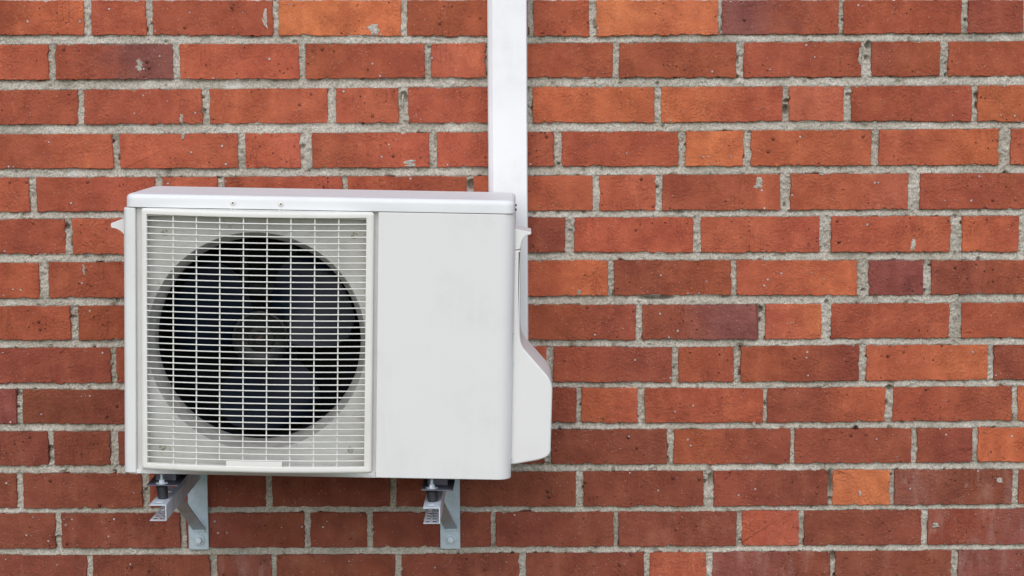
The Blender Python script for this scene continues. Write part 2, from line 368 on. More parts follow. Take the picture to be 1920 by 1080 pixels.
def mortar_material():
    N = NT('grey_mortar')
    tc = N.n('ShaderNodeTexCoord'); v = tc.outputs['Object']
    base = N.mix(N.ramp(N.noise(v, 9, 3), .3, .7), lin((173, 166, 152)), lin((196, 190, 178)))
    g = N.noise(v, 260, 4, .75)
    base = N.mix(N.ramp(g, .36, .64), N.mix(1.0, base, (.62, .61, .59), 'MULTIPLY'), N.mix(1.0, base, (1.22, 1.22, 1.22), 'MULTIPLY'))
    d, c = N.voro(v, 230)
    sc = N.n('ShaderNodeSeparateColor'); N.l(c, sc.inputs[0])
    st = N.math('MULTIPLY', N.ramp(d, .25, .4, 1, 0), N.math('GREATER_THAN', sc.outputs[0], .87))
    cr = N.n('ShaderNodeValToRGB'); N.l(sc.outputs[1], cr.inputs[0])
    el = cr.color_ramp.elements
    el[0].color = (.07, .07, .08, 1); el[1].color = (.62, .60, .57, 1)
    e = el.new(.3); e.color = (.16, .17, .20, 1); e = el.new(.55); e.color = (.35, .30, .26, 1)
    base = N.mix(N.math('MULTIPLY', st, .75), base, cr.outputs[0])
    # damp, slightly mossy staining in places
    base = N.mix(N.ramp(N.noise(v, 5.5, 5, .7), .52, .72, 0, .6), base, (.17, .155, .115))
    base = N.mix(N.ramp(N.noise(v, 12, 5, .7), .55, .72, 0, .5), base, (.66, .64, .60))
    N.l(base, N.bsdf.inputs['Base Color'])
    N.bsdf.inputs['Roughness'].default_value = .95
    b = N.bump(g, .9, .0024)
    b = N.bump(st, .7, .001, b)
    N.l(b, N.bsdf.inputs['Normal'])
    return N.m

def paint_material(name, col, rough=.36, dirt=.25, dirt_col=(.42, .40, .34), peel=.12, rvar=.12):
    N = NT(name)
    tc = N.n('ShaderNodeTexCoord'); v = tc.outputs['Object']
    n1 = N.noise(v, 7, 5, .65)
    streak = N.noise(N.stretch(v, (1, 1, .10)), 60, 4, .65)
    f = N.math('MULTIPLY', N.ramp(n1, .45, .8), N.ramp(streak, .4, .75, .2, dirt))
    base = N.mix(f, col, dirt_col)
    sd, sc_ = N.voro(v, 55)
    s = N.n('ShaderNodeSeparateColor'); N.l(sc_, s.inputs[0])
    spot = N.math('MULTIPLY', N.ramp(sd, .03, .07, 1, 0), N.math('GREATER_THAN', s.outputs[0], .965))
    base = N.mix(N.math('MULTIPLY', spot, .5), base, (.25, .22, .18))
    N.bsdf.inputs['Specular IOR Level'].default_value = .28
    N.l(base, N.bsdf.inputs['Base Color'])
    N.l(N.ramp(n1, .3, .8, rough, rough + rvar), N.bsdf.inputs['Roughness'])
    b = N.bump(N.noise(v, 420, 2), peel, .0004)
    b = N.bump(N.noise(v, 6, 2), .25, .0012, b)
    N.l(b, N.bsdf.inputs['Normal'])
    return N.m

def galv_material(name, col=(.53, .63, .69)):
    N = NT(name)
    tc = N.n('ShaderNodeTexCoord'); v = tc.outputs['Object']
    d, c = N.voro(v, 120)
    s = N.n('ShaderNodeSeparateColor'); N.l(c, s.inputs[0])
    base = N.mix(N.ramp(s.outputs[0], 0, 1, 0, .35, False), col, tuple(x * .72 for x in col))
    base = N.mix(N.ramp(N.noise(v, 22, 4, .65), .5, .75, 0, .5), base, (.30, .30, .26))
    N.l(base, N.bsdf.inputs['Base Color'])
    N.bsdf.inputs['Metallic'].default_value = .4
    N.l(N.ramp(N.noise(v, 50, 3), .3, .7, .42, .62), N.bsdf.inputs['Roughness'])
    N.l(N.bump(N.noise(v, 200, 3), .2, .0004), N.bsdf.inputs['Normal'])
    return N.m

def plain(name, col, rough=.5, metal=0.0, var=.25, scale=60, spec=.5):
    N = NT(name)
    tc = N.n('ShaderNodeTexCoord')
    n = N.noise(tc.outputs['Object'], scale, 4, .6)
    N.l(N.mix(N.ramp(n, .3, .7), tuple(c * (1 - var) for c in col), tuple(c * (1 + var) for c in col)), N.bsdf.inputs['Base Color'])
    N.bsdf.inputs['Roughness'].default_value = rough
    N.bsdf.inputs['Metallic'].default_value = metal
    N.bsdf.inputs['Specular IOR Level'].default_value = spec
    return N.m

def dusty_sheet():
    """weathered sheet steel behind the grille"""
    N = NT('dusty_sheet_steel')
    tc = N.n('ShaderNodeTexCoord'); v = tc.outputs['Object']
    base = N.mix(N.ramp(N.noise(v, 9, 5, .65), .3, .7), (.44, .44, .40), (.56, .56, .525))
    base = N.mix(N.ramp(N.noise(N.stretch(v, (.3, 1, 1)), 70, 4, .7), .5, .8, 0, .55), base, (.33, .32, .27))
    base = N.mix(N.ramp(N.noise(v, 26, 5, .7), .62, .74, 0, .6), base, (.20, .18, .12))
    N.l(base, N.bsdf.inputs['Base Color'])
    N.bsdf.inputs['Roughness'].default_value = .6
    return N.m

M = {
 'brick': brick_material(), 'brick_field': brick_material(True), 'mortar': mortar_material(),
 'paint': paint_material('white_enamel', (.73, .727, .705), rough=.46, dirt=.012, rvar=.03),
 'lid': paint_material('lid_enamel', (.775, .79, .785), rough=.52, dirt=.15, dirt_col=(.60, .58, .56), rvar=.04),
 'grille': paint_material('grille_plastic', (.765, .755, .70), rough=.46, dirt=.3),
 'pvc': paint_material('white_pvc', (.85, .85, .85), rough=.45, dirt=.05, peel=.03),
 'sheet': dusty_sheet(),
 'galv': galv_material('galvanised_steel'), 'zinc': galv_material('bright_zinc', (.72, .79, .86)),
 'rubber': plain('black_rubber', (.018, .018, .022), .6),
 'dark_metal': plain('dark_base_steel', (.10, .10, .13), .5, .3),
 'black': plain('black_cavity', (.006, .006, .007), .8, spec=.1),
 'fan': plain('fan_plastic', (.0030, .0068, .0165), .34, var=.2, spec=.2),
 'hub': plain('hub_plastic', (.008, .0085, .0085), .36, spec=.3),
 'mount': plain('motor_mount_steel', (.022, .030, .027), .6, spec=.15),
 'rust': plain('rusty_steel', (.055, .028, .018), .8, var=.5, scale=200),
 'stain': plain('stained_screw', (.36, .35, .29), .8, var=.5, scale=200),
}

# ------------------------------------------------------------------ ground
def ground():
    N = NT('short_grass')
    tc = N.n('ShaderNodeTexCoord'); v = tc.outputs['Object']
    b = N.mix(N.ramp(N.noise(v, 1.3, 4), .3, .7), (.045, .056, .020), (.070, .080, .033))
    b = N.mix(N.ramp(N.noise(v, 60, 4, .7), .35, .65), N.mix(1.0, b, (.7, .7, .7), 'MULTIPLY'), b)
    N.l(b, N.bsdf.inputs['Base Color']); N.bsdf.inputs['Roughness'].default_value = .95
    N.l(N.bump(N.noise(v, 80, 4), 1.0, .02), N.bsdf.inputs['Normal'])
    me = mesh_from('ground', [(-400, -400, 0), (400, -400, 0), (400, 400, 0), (-400, 400, 0)], [(0, 1, 2, 3)])
    o = link_obj('ground', me, None, N.m)
    o['kind'] = 'structure'
ground()

# ------------------------------------------------------------------ the brick wall
def lattice_noise(shape, cell, seed):
    """smooth value noise sampled on a grid, cell in samples"""
    rs = np.random.RandomState(seed)
    h, wd = shape
    gh, gw = int(h / cell) + 4, int(wd / cell) + 4
    g = rs.rand(gh, gw)
    yy, xx = np.arange(h) / cell, np.arange(wd) / cell
    iy, ix = yy.astype(int), xx.astype(int)
    fy, fx = yy - iy, xx - ix
    fy = fy * fy * (3 - 2 * fy); fx = fx * fx * (3 - 2 * fx)
    a = g[np.ix_(iy, ix)]; b = g[np.ix_(iy, ix + 1)]; c = g[np.ix_(iy + 1, ix)]; d = g[np.ix_(iy + 1, ix + 1)]
    fx = fx[None, :]; fy = fy[:, None]
    return (a * (1 - fx) + b * fx) * (1 - fy) + (c * (1 - fx) + d * fx) * fy

wall = empty('brick_wall', (0, 0, 0), 'red brick wall with thick rough grey mortar joints behind the air conditioner', 'wall')

def brick_outline(rs, hw, corners, step=.0065):
    """jagged outline, CCW seen from the front; corners = zbl, zbr, ztl, ztr relative to the centre"""
    zbl, zbr, ztl, ztr = corners
    c = [(-hw, zbl), (hw, zbr), (hw, ztr), (-hw, ztl)]
    rough = .5 + rs.rand() * .9
    pts = []
    for k in range(4):
        a, b = np.array(c[k]), np.array(c[(k + 1) % 4])
        L = np.linalg.norm(b - a); n = max(3, int(L / step))
        nrm = np.array([-(b - a)[1], (b - a)[0]]) / L
        ph = rs.rand(3) * 6.28
        for i in range(n):
            t = i / n
            s = t * L
            if i == 0:
                cut = .0012 + .0022 * rs.rand() ** 2 + (.006 if rs.rand() < .07 else 0)
                prev = np.array(c[k - 1]); e = (prev - a) / np.linalg.norm(prev - a); f = (b - a) / L
                pts.append(a + e * cut); pts.append(a + (e + f) * cut * .22); pts.append(a + f * cut)
                continue
            d = .0006 * math.sin(s * 45 + ph[0]) + .0004 * math.sin(s * 140 + ph[1]) + (rs.rand() - .45) * .0016 * rough * (1.5 if k == 0 else 1)
            if rs.rand() < (.10 if k == 0 else .06): d += rs.rand() * .0034
            pts.append(a + (b - a) * t + nrm * d)
    return [(float(p[0]), float(p[1])) for p in pts]

BRICKS = []     # xl xr zbl zbr ztl ztr
def make_bricks():
    rs = np.random.RandomState(5)
    bloom_px = {'B': .75}
    for row in ROWS:
        for xl, xr, zbl, zbr, ztl, ztr, cls in row:
            BRICKS.append((xl, xr, zbl, zbr, ztl, ztr))
            cx, cz = (xl + xr) / 2, (zbl + zbr + ztl + ztr) / 4
            out = brick_outline(rs, (xr - xl) / 2, (zbl - cz, zbr - cz, ztl - cz, ztr - cz))
            yj = rs.uniform(-.0015, .0015)
            tx, tz = rs.uniform(-.004, .004), rs.uniform(-.008, .008)
            fy = lambda p: yj + tx * p[0] + tz * p[1]
            i1 = offset_poly(out, .0011)
            mb = MB()
            mb.rings([[(p[0], fy(p) + .045, p[1]) for p in out], [(p[0], fy(p) + .0016, p[1]) for p in out], [(p[0], fy(p), p[1]) for p in i1]], cap0=False)
            o = mb.build('brick', M['brick'], wall)
            o.location = (cx, 0, cz)
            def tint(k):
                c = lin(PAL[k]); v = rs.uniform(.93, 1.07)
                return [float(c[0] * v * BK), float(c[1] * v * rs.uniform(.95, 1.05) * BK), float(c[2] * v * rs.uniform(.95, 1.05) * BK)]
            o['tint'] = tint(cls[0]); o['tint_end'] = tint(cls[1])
            o['blend_at'] = float(rs.uniform(-.04, .05))
            low = max(0.0, (.75 - cz) / .4)
            o['bloom'] = float(.6 if 'B' in cls else (low * rs.uniform(0, .22)))
make_bricks()

def make_mortar():
    st = .0021
    x0, x1, z0, z1 = -1.30, 1.30, .325, 1.70
    xs = np.arange(x0, x1, st); zs = np.arange(z0, z1, st)
    X, Z = np.meshgrid(xs, zs)
    dist = np.full(X.shape, 1.0)           # outside distance to the nearest brick
    up = np.full(X.shape, 1.0)             # height of the nearest brick underside above the point
    dn = np.full(X.shape, 1.0)             # drop to the nearest brick top below the point
    for xl, xr, zbl, zbr, ztl, ztr in BRICKS:
        i0, i1 = np.searchsorted(xs, [xl - .03, xr + .03]); 
        zlo, zhi = min(zbl, zbr), max(ztl, ztr)
        j0, j1 = np.searchsorted(zs, [zlo - .035, zhi + .035])
        if i1 <= i0 or j1 <= j0: continue
        xx, zz = X[j0:j1, i0:i1], Z[j0:j1, i0:i1]
        t = np.clip((xx - xl) / (xr - xl), 0, 1)
        zb, zt = zbl + (zbr - zbl) * t, ztl + (ztr - ztl) * t
        dx = np.maximum(xl - xx, xx - xr); dz = np.maximum(zb - zz, zz - zt)
        d = np.where((dx > 0) & (dz > 0), np.hypot(np.maximum(dx, 0), np.maximum(dz, 0)), np.maximum(dx, dz))
        dist[j0:j1, i0:i1] = np.minimum(dist[j0:j1, i0:i1], d)
        over = (dx <= .006)
        u = np.where(over & (zz <= zb), zb - zz, 1.0); up[j0:j1, i0:i1] = np.minimum(up[j0:j1, i0:i1], u)
        v = np.where(over & (zz >= zt), zz - zt, 1.0); dn[j0:j1, i0:i1] = np.minimum(dn[j0:j1, i0:i1], v)
    sh = X.shape
    fine = lattice_noise(sh, 1.7, 1) - .5
    med = lattice_noise(sh, 4.5, 2) - .5
    big = lattice_noise(sh, 18, 3) - .5
    huge = lattice_noise(sh, 60, 4) - .5
    bed = (up < .05) & (dn < .05)
    t = np.where(bed, dn / np.maximum(up + dn, 1e-4), .45)      # 1 right under a brick, 0 on top of one
    rec = np.where(bed, .0022 + .0078 * np.clip(t, 0, 1) ** 1.6, .0058)
    # head joints: rougher, raked deeper
    rec = rec + big * .0045 + huge * .0035 + np.where(bed, 0, big * .004)
    rec = rec + med * .0042 + fine * .0042
    holes = lattice_noise(sh, 6.5, 7)
    rec = rec + np.clip(holes - .83, 0, 1) * .07 * np.where(bed, .8, 1.6)
    # a little slurry creeping to the brick arris
    rec = rec - np.clip(.003 - np.abs(dist), 0, .003) * .35 * (lattice_noise(sh, 9, 8) > .55)
    # voids where the mortar never filled the joint
    for vx, vz, vw, vh in VOIDS:
        rec = rec + .024 * np.exp(-(((X - vx) / vw) ** 2 + ((Z - vz) / vh) ** 2) ** 2)
    rec = np.clip(rec, .0006, .032)
    keep = dist > -.006
    q = keep[:-1, :-1] | keep[1:, :-1] | keep[:-1, 1:] | keep[1:, 1:]
    used = np.zeros(sh, bool)
    used[:-1, :-1] |= q; used[1:, :-1] |= q; used[:-1, 1:] |= q; used[1:, 1:] |= q
    idx = np.full(sh, -1, np.int32); idx[used] = np.arange(used.sum())
    rec = np.where(dist < -.001, np.maximum(rec, .004), rec)
    co = np.stack([X[used], rec[used], Z[used]], 1).astype(np.float32)
    a, b, c, d = idx[:-1, :-1][q], idx[:-1, 1:][q], idx[1:, 1:][q], idx[1:, :-1][q]
    loops = np.stack([a, b, c, d], 1).astype(np.int32)
    me = bpy.data.meshes.new('mortar')
    me.vertices.add(len(co)); me.vertices.foreach_set('co', co.ravel())
    me.loops.add(loops.size); me.loops.foreach_set('vertex_index', loops.ravel())
    me.polygons.add(len(loops)); me.polygons.foreach_set('loop_start', np.arange(0, loops.size, 4, dtype=np.int32))
    me.update(calc_edges=True)
    me.polygons.foreach_set('use_smooth', np.ones(len(loops), bool))
    me.update()
    link_obj('mortar', me, wall, M['mortar'])
make_mortar()

def far_wall():
    """the wall goes on beyond the picture: joined bricks and a plain mortar face round the detailed part"""
    rs = np.random.RandomState(9)
    pitch = .0975
    heights = [(np.mean([b[2] for b in r]), np.mean([b[4] for b in r])) for r in ROWS]
    zlist = list(heights)
    zt = heights[0][0]
    while zt < 2.9: zt += pitch; zlist.append((zt, zt + .076))
    zb = heights[-1][0]
    while zb > .10: zb -= pitch; zlist.append((zb, zb + .076))
    mb = MB()
    def put(xa, xb, z0, z1):
        d = .0015
        y = rs.uniform(-.0015, .0015)
        f = [(xa + d, y, z0 + d), (xb - d, y, z0 + d), (xb - d, y, z1 - d), (xa + d, y, z1 - d)]
        g = [(xa, y + .002, z0), (xb, y + .002, z0), (xb, y + .002, z1), (xa, y + .002, z1)]
        h = [(x, .04, z) for x, _, z in g]
        mb.rings([h, g, f], cap0=False)
    for k, (z0, z1) in enumerate(zlist):
        spans = [(-3.6, 3.6)]
        if k < len(ROWS):
            spans = [(-3.6, ROWS[k][0][0] - .012), (ROWS[k][-1][1] + .012, 3.6)]
        for a, b in spans:
            right = a > 0
            x = a if right else b
            if k >= len(ROWS): x = a; right = True; x += rs.uniform(-.2, 0)
            while (x < b if right else x > a):
                L = .122 if rs.rand() < .25 else .263
                if right: put(x, x + L, z0, z1); x += L + .013
                else: put(x - L, x, z0, z1); x -= L + .013
    o = mb.build('brick_field', M['brick_field'], wall)
    o['kind'] = 'stuff'
    ms = MB()
    zlo, zhi = .33, 1.695
    for x0, x1, z0, z1 in ((-3.7, -1.295, zlo, zhi), (1.293, 3.7, zlo, zhi), (-3.7, 3.7, zhi, 2.95), (-3.7, 3.7, 0, zlo)):
        ms.add([(x0, .0075, z0), (x1, .0075, z0), (x1, .0075, z1), (x0, .0075, z1)], [(0, 1, 2, 3)])
    ms.box(-3.7, 3.7, .05, .30, 0, 2.95)
    m2 = ms.build('mortar_backing', M['mortar'], wall)
far_wall()

def smear(x, z, w_, h_, seed, th=.0014):
    """a dab of mortar left on a brick face: a few overlapping ragged lumps"""
    rs = np.random.RandomState(seed)
    mb = MB()
    nd = int(rs.randint(3, 6))
    for q in range(nd):
        cx, cz = x + rs.uniform(-.20, .20) * w_, z + (q / (nd - 1) - .5) * .7 * h_
        sx, sz = w_ * rs.uniform(.36, .55), max(h_ / nd * rs.uniform(1.0, 1.5), .0018)
        n = 13; rim, mid = [], []
        tilt = rs.uniform(-.5, .5)
        top = th * rs.uniform(.5, 1.2)
        for k in range(n):
            t = 2 * math.pi * k / n
            r = rs.uniform(.72, 1.18)
            dx, dz = math.cos(t) * sx * r, math.sin(t) * sz * r
            dx += dz * tilt
            rim.append((cx + dx, .0006, cz + dz)); mid.append((cx + dx * .6, -.0016 - top * rs.uniform(.4, 1), cz + dz * .6))
        mb.rings([rim, mid], cap0=False)
    mb.build('mortar_smear', M['mortar'], wall, smooth=True, angle=70)
for k, s in enumerate(SMEARS): smear(*s, seed=50 + k)

# ------------------------------------------------------------------ white pipe trunking
def trunking():
    root = empty('pipe_trunking', (-.0075, 0, .80), 'white plastic pipe trunking running straight up the brick wall from behind the unit', 'trunking')
    x0, x1, d = -.0425, .0425, -.062
    prof = [(x0, .006), (x0, d + .011), (x0 + .0012, d + .0080), (x0 + .0085, d + .0012), (x0 + .0105, d), (x1 - .003, d), (x1 - .0009, d + .0009), (x1, d + .003), (x1, .006)]
    mb = MB()
    mb.rings([[(x, y, z) for x, y in prof] for z in (0, 2.05)], closed=True)
    mb.build('cover', M['pvc'], root, smooth=True, angle=25)
    mb = MB()
    mb.box(x0 - .0014, x0 - .0002, -.02, .004, 0, 2.05, .0003)
    mb.box(x1 + .0002, x1 + .0010, -.02, .004, 0, 2.05, .0003)
    mb.build('base_channel', M['pvc'], root)
trunking()

# ------------------------------------------------------------------ wall brackets
def plate_grid(mb, us, vs, skip, fn):
    """sheet with rectangular holes; fn(u, v, side) gives the point, side 0 or 1"""
    nu, nv = len(us), len(vs)
    base = len(mb.v)
    for s in (0, 1):
        for v in vs:
            for u in us: mb.v.append(tuple(fn(u, v, s)))
    I = lambda i, j, s: base + s * nu * nv + j * nu + i
    solid = lambda i, j: 0 <= i < nu - 1 and 0 <= j < nv - 1 and (i, j) not in skip
    for i in range(nu - 1):
        for j in range(nv - 1):
            if not solid(i, j): continue
            mb.f.append((I(i, j, 0), I(i + 1, j, 0), I(i + 1, j + 1, 0), I(i, j + 1, 0)))
            mb.f.append((I(i, j, 1), I(i, j + 1, 1), I(i + 1, j + 1, 1), I(i + 1, j, 1)))
            for (a, b, ii, jj) in (((i, j), (i + 1, j), i, j - 1), ((i + 1, j), (i + 1, j + 1), i + 1, j), ((i + 1, j + 1), (i, j + 1), i, j + 1), ((i, j + 1), (i, j), i - 1, j)):
                if not solid(ii, jj):
                    mb.f.append((I(*a, 0), I(*a, 1), I(*b, 1), I(*b, 0)))

def bracket(x_plate, x_arm, z_top, z_foot, label):
    """x_plate: left edge of wall plate; x_arm: left edge of arm; all below in the bracket's own frame"""
    X0, Z0 = x_plate, .433
    root = empty('wall_bracket', (X0, 0, Z0), label, 'bracket', 'wall brackets carrying the outdoor unit')
    zt = z_top - Z0; xa = x_arm - X0; aw, ah, t = .0345, .034, .0022
    ye = -.43
    mb = MB(); mb.box(0, .0455, -.0075, -.0025, 0, .27, .0008)
    mb.build('wall_plate', M['galv'], root)
    # arm: C channel, open to the left
    mb = MB()
    ysl = [ye]
    skip_t, skip_b = set(), set()
    us = [xa, xa + .009, xa + .022, xa + aw - t]
    slots = [(ye + .012, ye + .026), (ye + .105, ye + .130), (ye + .17, ye + .195)]
    for a, b in slots: ysl += [a, b]
    ysl.append(-.008)
    for k in range(len(slots)): skip_t.add((1, 1 + 2 * k))
    plate_grid(mb, us, ysl, skip_t, lambda u, v, s: (u, v, zt - s * t))
    ub = [xa, xa + .005, xa + .013, xa + .018, xa + .026, xa + aw - t]
    vb = [ye]
    for k in range(13): vb += [ye + .010 + .026 * k, ye + .010 + .026 * k + .015]
    vb.append(-.008)
    for k in range(13): skip_b.add((1, 1 + 2 * k)); skip_b.add((3, 1 + 2 * k))
    plate_grid(mb, ub, vb, skip_b, lambda u, v, s: (u, v, zt - ah + s * .0011))
    xr = xa + aw
    mb.rings([[(xr - t, y, zt - ah), (xr - .0007, y, zt - ah), (xr, y, zt - ah + .001), (xr, y, zt - .001), (xr - .0007, y, zt), (xr - t, y, zt)] for y in (ye, -.008)])
    mb.build('arm', M['zinc'], root)
    # diagonal strut
    mb = MB()
    xs0, xs1 = .011, .0385
    p0, p1 = Vector((0, -.0085, .050)), Vector((0, -.222, zt - ah + .003))
    d = (p1 - p0).normalized(); nrm = Vector((0, -d.z, d.y)) * .0042
    if nrm.z > 0: nrm = -nrm
    sec = lambda p, a, c: [(a, *(p)[1:]), (c, *(p)[1:]), (c, *(p + nrm)[1:]), (a, *(p + nrm)[1:])]
    mb.rings([sec(p0, xs0, xs1), sec(p1, xa + .006, xa + aw - .0012)])
    mb.box(xs0, xs1, -.0125, -.0078, .042, .056, .001)
    mb.build('strut', M['galv'], root)
    # wall bolt
    bx, bz = .0237, .0235
    mb = MB(); mb.cyl((bx, -.0075, bz), (bx, -.0100, bz), .0138, n=28, bev=.0008); wsh = mb.build('washer', M['galv'], root, True)
    mb = MB()
    mb.cyl((bx, -.0098, bz), (bx, -.0190, bz), .0080, n=6, bev=.0012)
    mb.build('bolt', M['zinc'], root)
    # rubber mount with its stud
    dx, dy = xa + .0175, -.372
    mb = MB(); mb.cyl((dx, dy, zt + .0002), (dx - .002, dy, z_foot - Z0 - .0042), .0104, .0122, n=28, bev=.0012)
    dmp = mb.build('rubber_mount', M['rubber'], root, True)
    zf = z_foot - Z0
    dx -= .002
    mb = MB(); mb.cyl((dx, dy, zf + .0004), (dx, dy, zf + .0022), .0128, n=28, bev=.0005); mb.build('washer', M['zinc'], dmp, True)
    mb = MB(); mb.cyl((dx, dy, zf + .0022), (dx, dy, zf + .0088), .0060, n=6, bev=.0006); mb.build('nut', M['zinc'], dmp)
    mb = MB(); mb.cyl((dx, dy, zf + .0088), (dx, dy, zf + .021), .0034, n=14, bev=.0005); mb.build('stud', M['galv'], dmp, True)
    return root
bracket(-.7393, -.7435, .6315, .6632, 'galvanised wall bracket under the fan grille side, its dark diagonal strut plainly seen')
bracket(-.1660, -.1815, .6235, .6508, 'galvanised wall bracket under the smooth panel side, strut mostly hidden by its arm')

# ------------------------------------------------------------------ the outdoor unit
TILT = R(1.28)
unit = empty('outdoor_unit', (-.4016, 0, .6822), 'white outdoor air conditioner unit with fan grille, hung slightly tilted on the brick wall', 'air conditioner', rot=(0, TILT, 0))

YF, YB = -.400, -.112
# right hand service panel: flat front wrapping round a soft corner to the side
def arc(cx, cy, r, a0, a1, n=8):
    return [(cx + r * math.cos(R(a0 + (a1 - a0) * k / n)), cy + r * math.sin(R(a0 + (a1 - a0) * k / n))) for k in range(n + 1)]
def side_sheet(name, prof, w0, w1, mat, thick=.0015):
    """vertical sheet with plan profile, edges turned in at foot and head"""
    n = len(prof)
    ins = []
    for i in range(n):
        a, b = Vector(prof[max(i - 1, 0)]), Vector(prof[min(i + 1, n - 1)])
        d = (b - a).normalized(); ins.append(Vector((-d.y, d.x)))
    mb = MB()
    def ring(w_, k): return [(p[0] + q.x * k, p[1] + q.y * k, w_) for p, q in zip(prof, ins)]
    rings = [ring(w0, .012), ring(w0, .0022), ring(w0 + .0006, .0008), ring(w0 + .002, 0), ring(w1 - .002, 0), ring(w1 - .0006, .0008), ring(w1, .0022), ring(w1, .012)]
    mb.rings(rings, False, False, closed=False)
    return mb.build(name, mat, unit, True, 50)
prof = [(.1207, -.375), (.1207, -.3975), (.1214, -.3993), (.1232, YF)] + [(.16, YF), (.30, YF)] + arc(.400 - .030, YF + .030, .030, -90, 0, 10) + [(.400, YB)]
panel = side_sheet('service_panel', prof, 0.0, .5497, M['paint'])
prof = [(-.3992, YB), (-.3992, -.386)] + arc(-.3992 + .012, YF + .012, .012, 180, 270, 6) + [(-.3765, YF), (-.3745, -.3993), (-.3735, -.3975), (-.3735, -.375)]
post = side_sheet('corner_post', prof, .0008, .5492, M['paint'])
# base pan closing the foot, back sheet
mb = MB(); mb.box(-.392, .392, YF + .022, YB - .002, .0035, .008, .001); mb.build('base_pan', M['dark_metal'], unit)
mb = MB(); mb.box(-.397, .397, YB - .0015, YB + .001, .001, .549); mb.build('back_sheet', M['black'], unit)

# front sheet with the round fan opening
FX, FW = -.1300, .2752
def front_sheet():
    mb = MB()
    x0, x1, w0, w1 = -.3735, .1207, .0002, .5492
    ix0, ix1, iw0, iw1 = -.352, .1025, .0165, .540
    yb, ys = -.3840, -.3735
    n = 96
    def sq(ax0, ax1, az0, az1):
        pts = []
        for k in range(n):
            t = 2 * math.pi * (k + .5) / n
            c, s = math.cos(t), math.sin(t)
            m = []
            if c > 1e-9: m.append((ax1 - FX) / c)
            if c < -1e-9: m.append((ax0 - FX) / c)
            if s > 1e-9: m.append((az1 - FW) / s)
            if s < -1e-9: m.append((az0 - FW) / s)
            q = min(m); pts.append((FX + c * q, FW + s * q))
        # snap the nearest samples onto the corners
        for cx_, cz_ in ((ax0, az0), (ax1, az0), (ax1, az1), (ax0, az1)):
            j = min(range(n), key=lambda i: (pts[i][0] - cx_) ** 2 + (pts[i][1] - cz_) ** 2); pts[j] = (cx_, cz_)
        return pts
    circ = lambda r: [(FX + r * math.cos(2 * math.pi * (k + .5) / n), FW + r * math.sin(2 * math.pi * (k + .5) / n)) for k in range(n)]
    rings = [[(x, yb, z) for x, z in sq(x0, x1, w0, w1)], [(x, yb, z) for x, z in sq(ix0, ix1, iw0, iw1)],
             [(x, ys, z) for x, z in sq(ix0 + .001, ix1 - .001, iw0 + .001, iw1 - .001)], [(x, ys, z) for x, z in circ(.2268)]]
    mb.rings(rings, False, False)
    o = mb.build('front_sheet', M['paint_front'], unit, True, 20)
    # bell mouth
    mb = MB()
    rr = [(.2268, -.3731), (.2255, -.3722), (.2150, -.3500), (.2128, -.3420), (.2122, -.3180)]
    mb.rings([[(x, y, z) for x, z in circ(r)] for r, y in rr], False, False)
    mb.build('bell_mouth', M['bell'], unit, True, 60)
    mb = MB()
    mb.rings([[(x, y, z) for x, z in circ(r)] for r, y in ((.2122, -.3178), (.2122, -.255), (.2300, -.235), (.2300, -.135))] + [[(FX, -.135, FW)] * n], False, False)
    mb.build('fan_shroud', M['shroud'], unit, True, 60)
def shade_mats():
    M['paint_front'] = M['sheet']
    M['bell'] = plain('dusty_bell_mouth', (.36, .35, .32), .55, var=.15, scale=30)
    M['shroud'] = plain('dark_shroud', (.004, .005, .007), .6, var=.3, spec=.1)
shade_mats()
front_sheet()
# light strips of the casing seen in the grooves beside and under the grille
mb = MB()
mb.box(-.3733, -.3525, -.3866, -.3850, .0004, .549); mb.box(.1028, .1205, -.3866, -.3850, .0004, .549)
mb.box(-.3732, -.3632, -.3985, -.3870, -.0004, .0080, .0008); mb.box(.1195, .1203, -.3985, -.3870, -.0004, .0080); mb.box(-.3523, .1026, -.3994, -.3918, .5335, .5496, .0005)
mb.build('casing_strip', M['paint'], unit)

# four stained screws on the front sheet
for x, z in ((-.319, .497), (.070, .499), (-.324, .050), (.066, .053)):
    mb = MB(); mb.cyl((x, -.3737, z), (x, -.3752, z), .0070, .0045, n=16, bev=.0005)
    mb.build('stained_screw', M['stain'], unit, True)

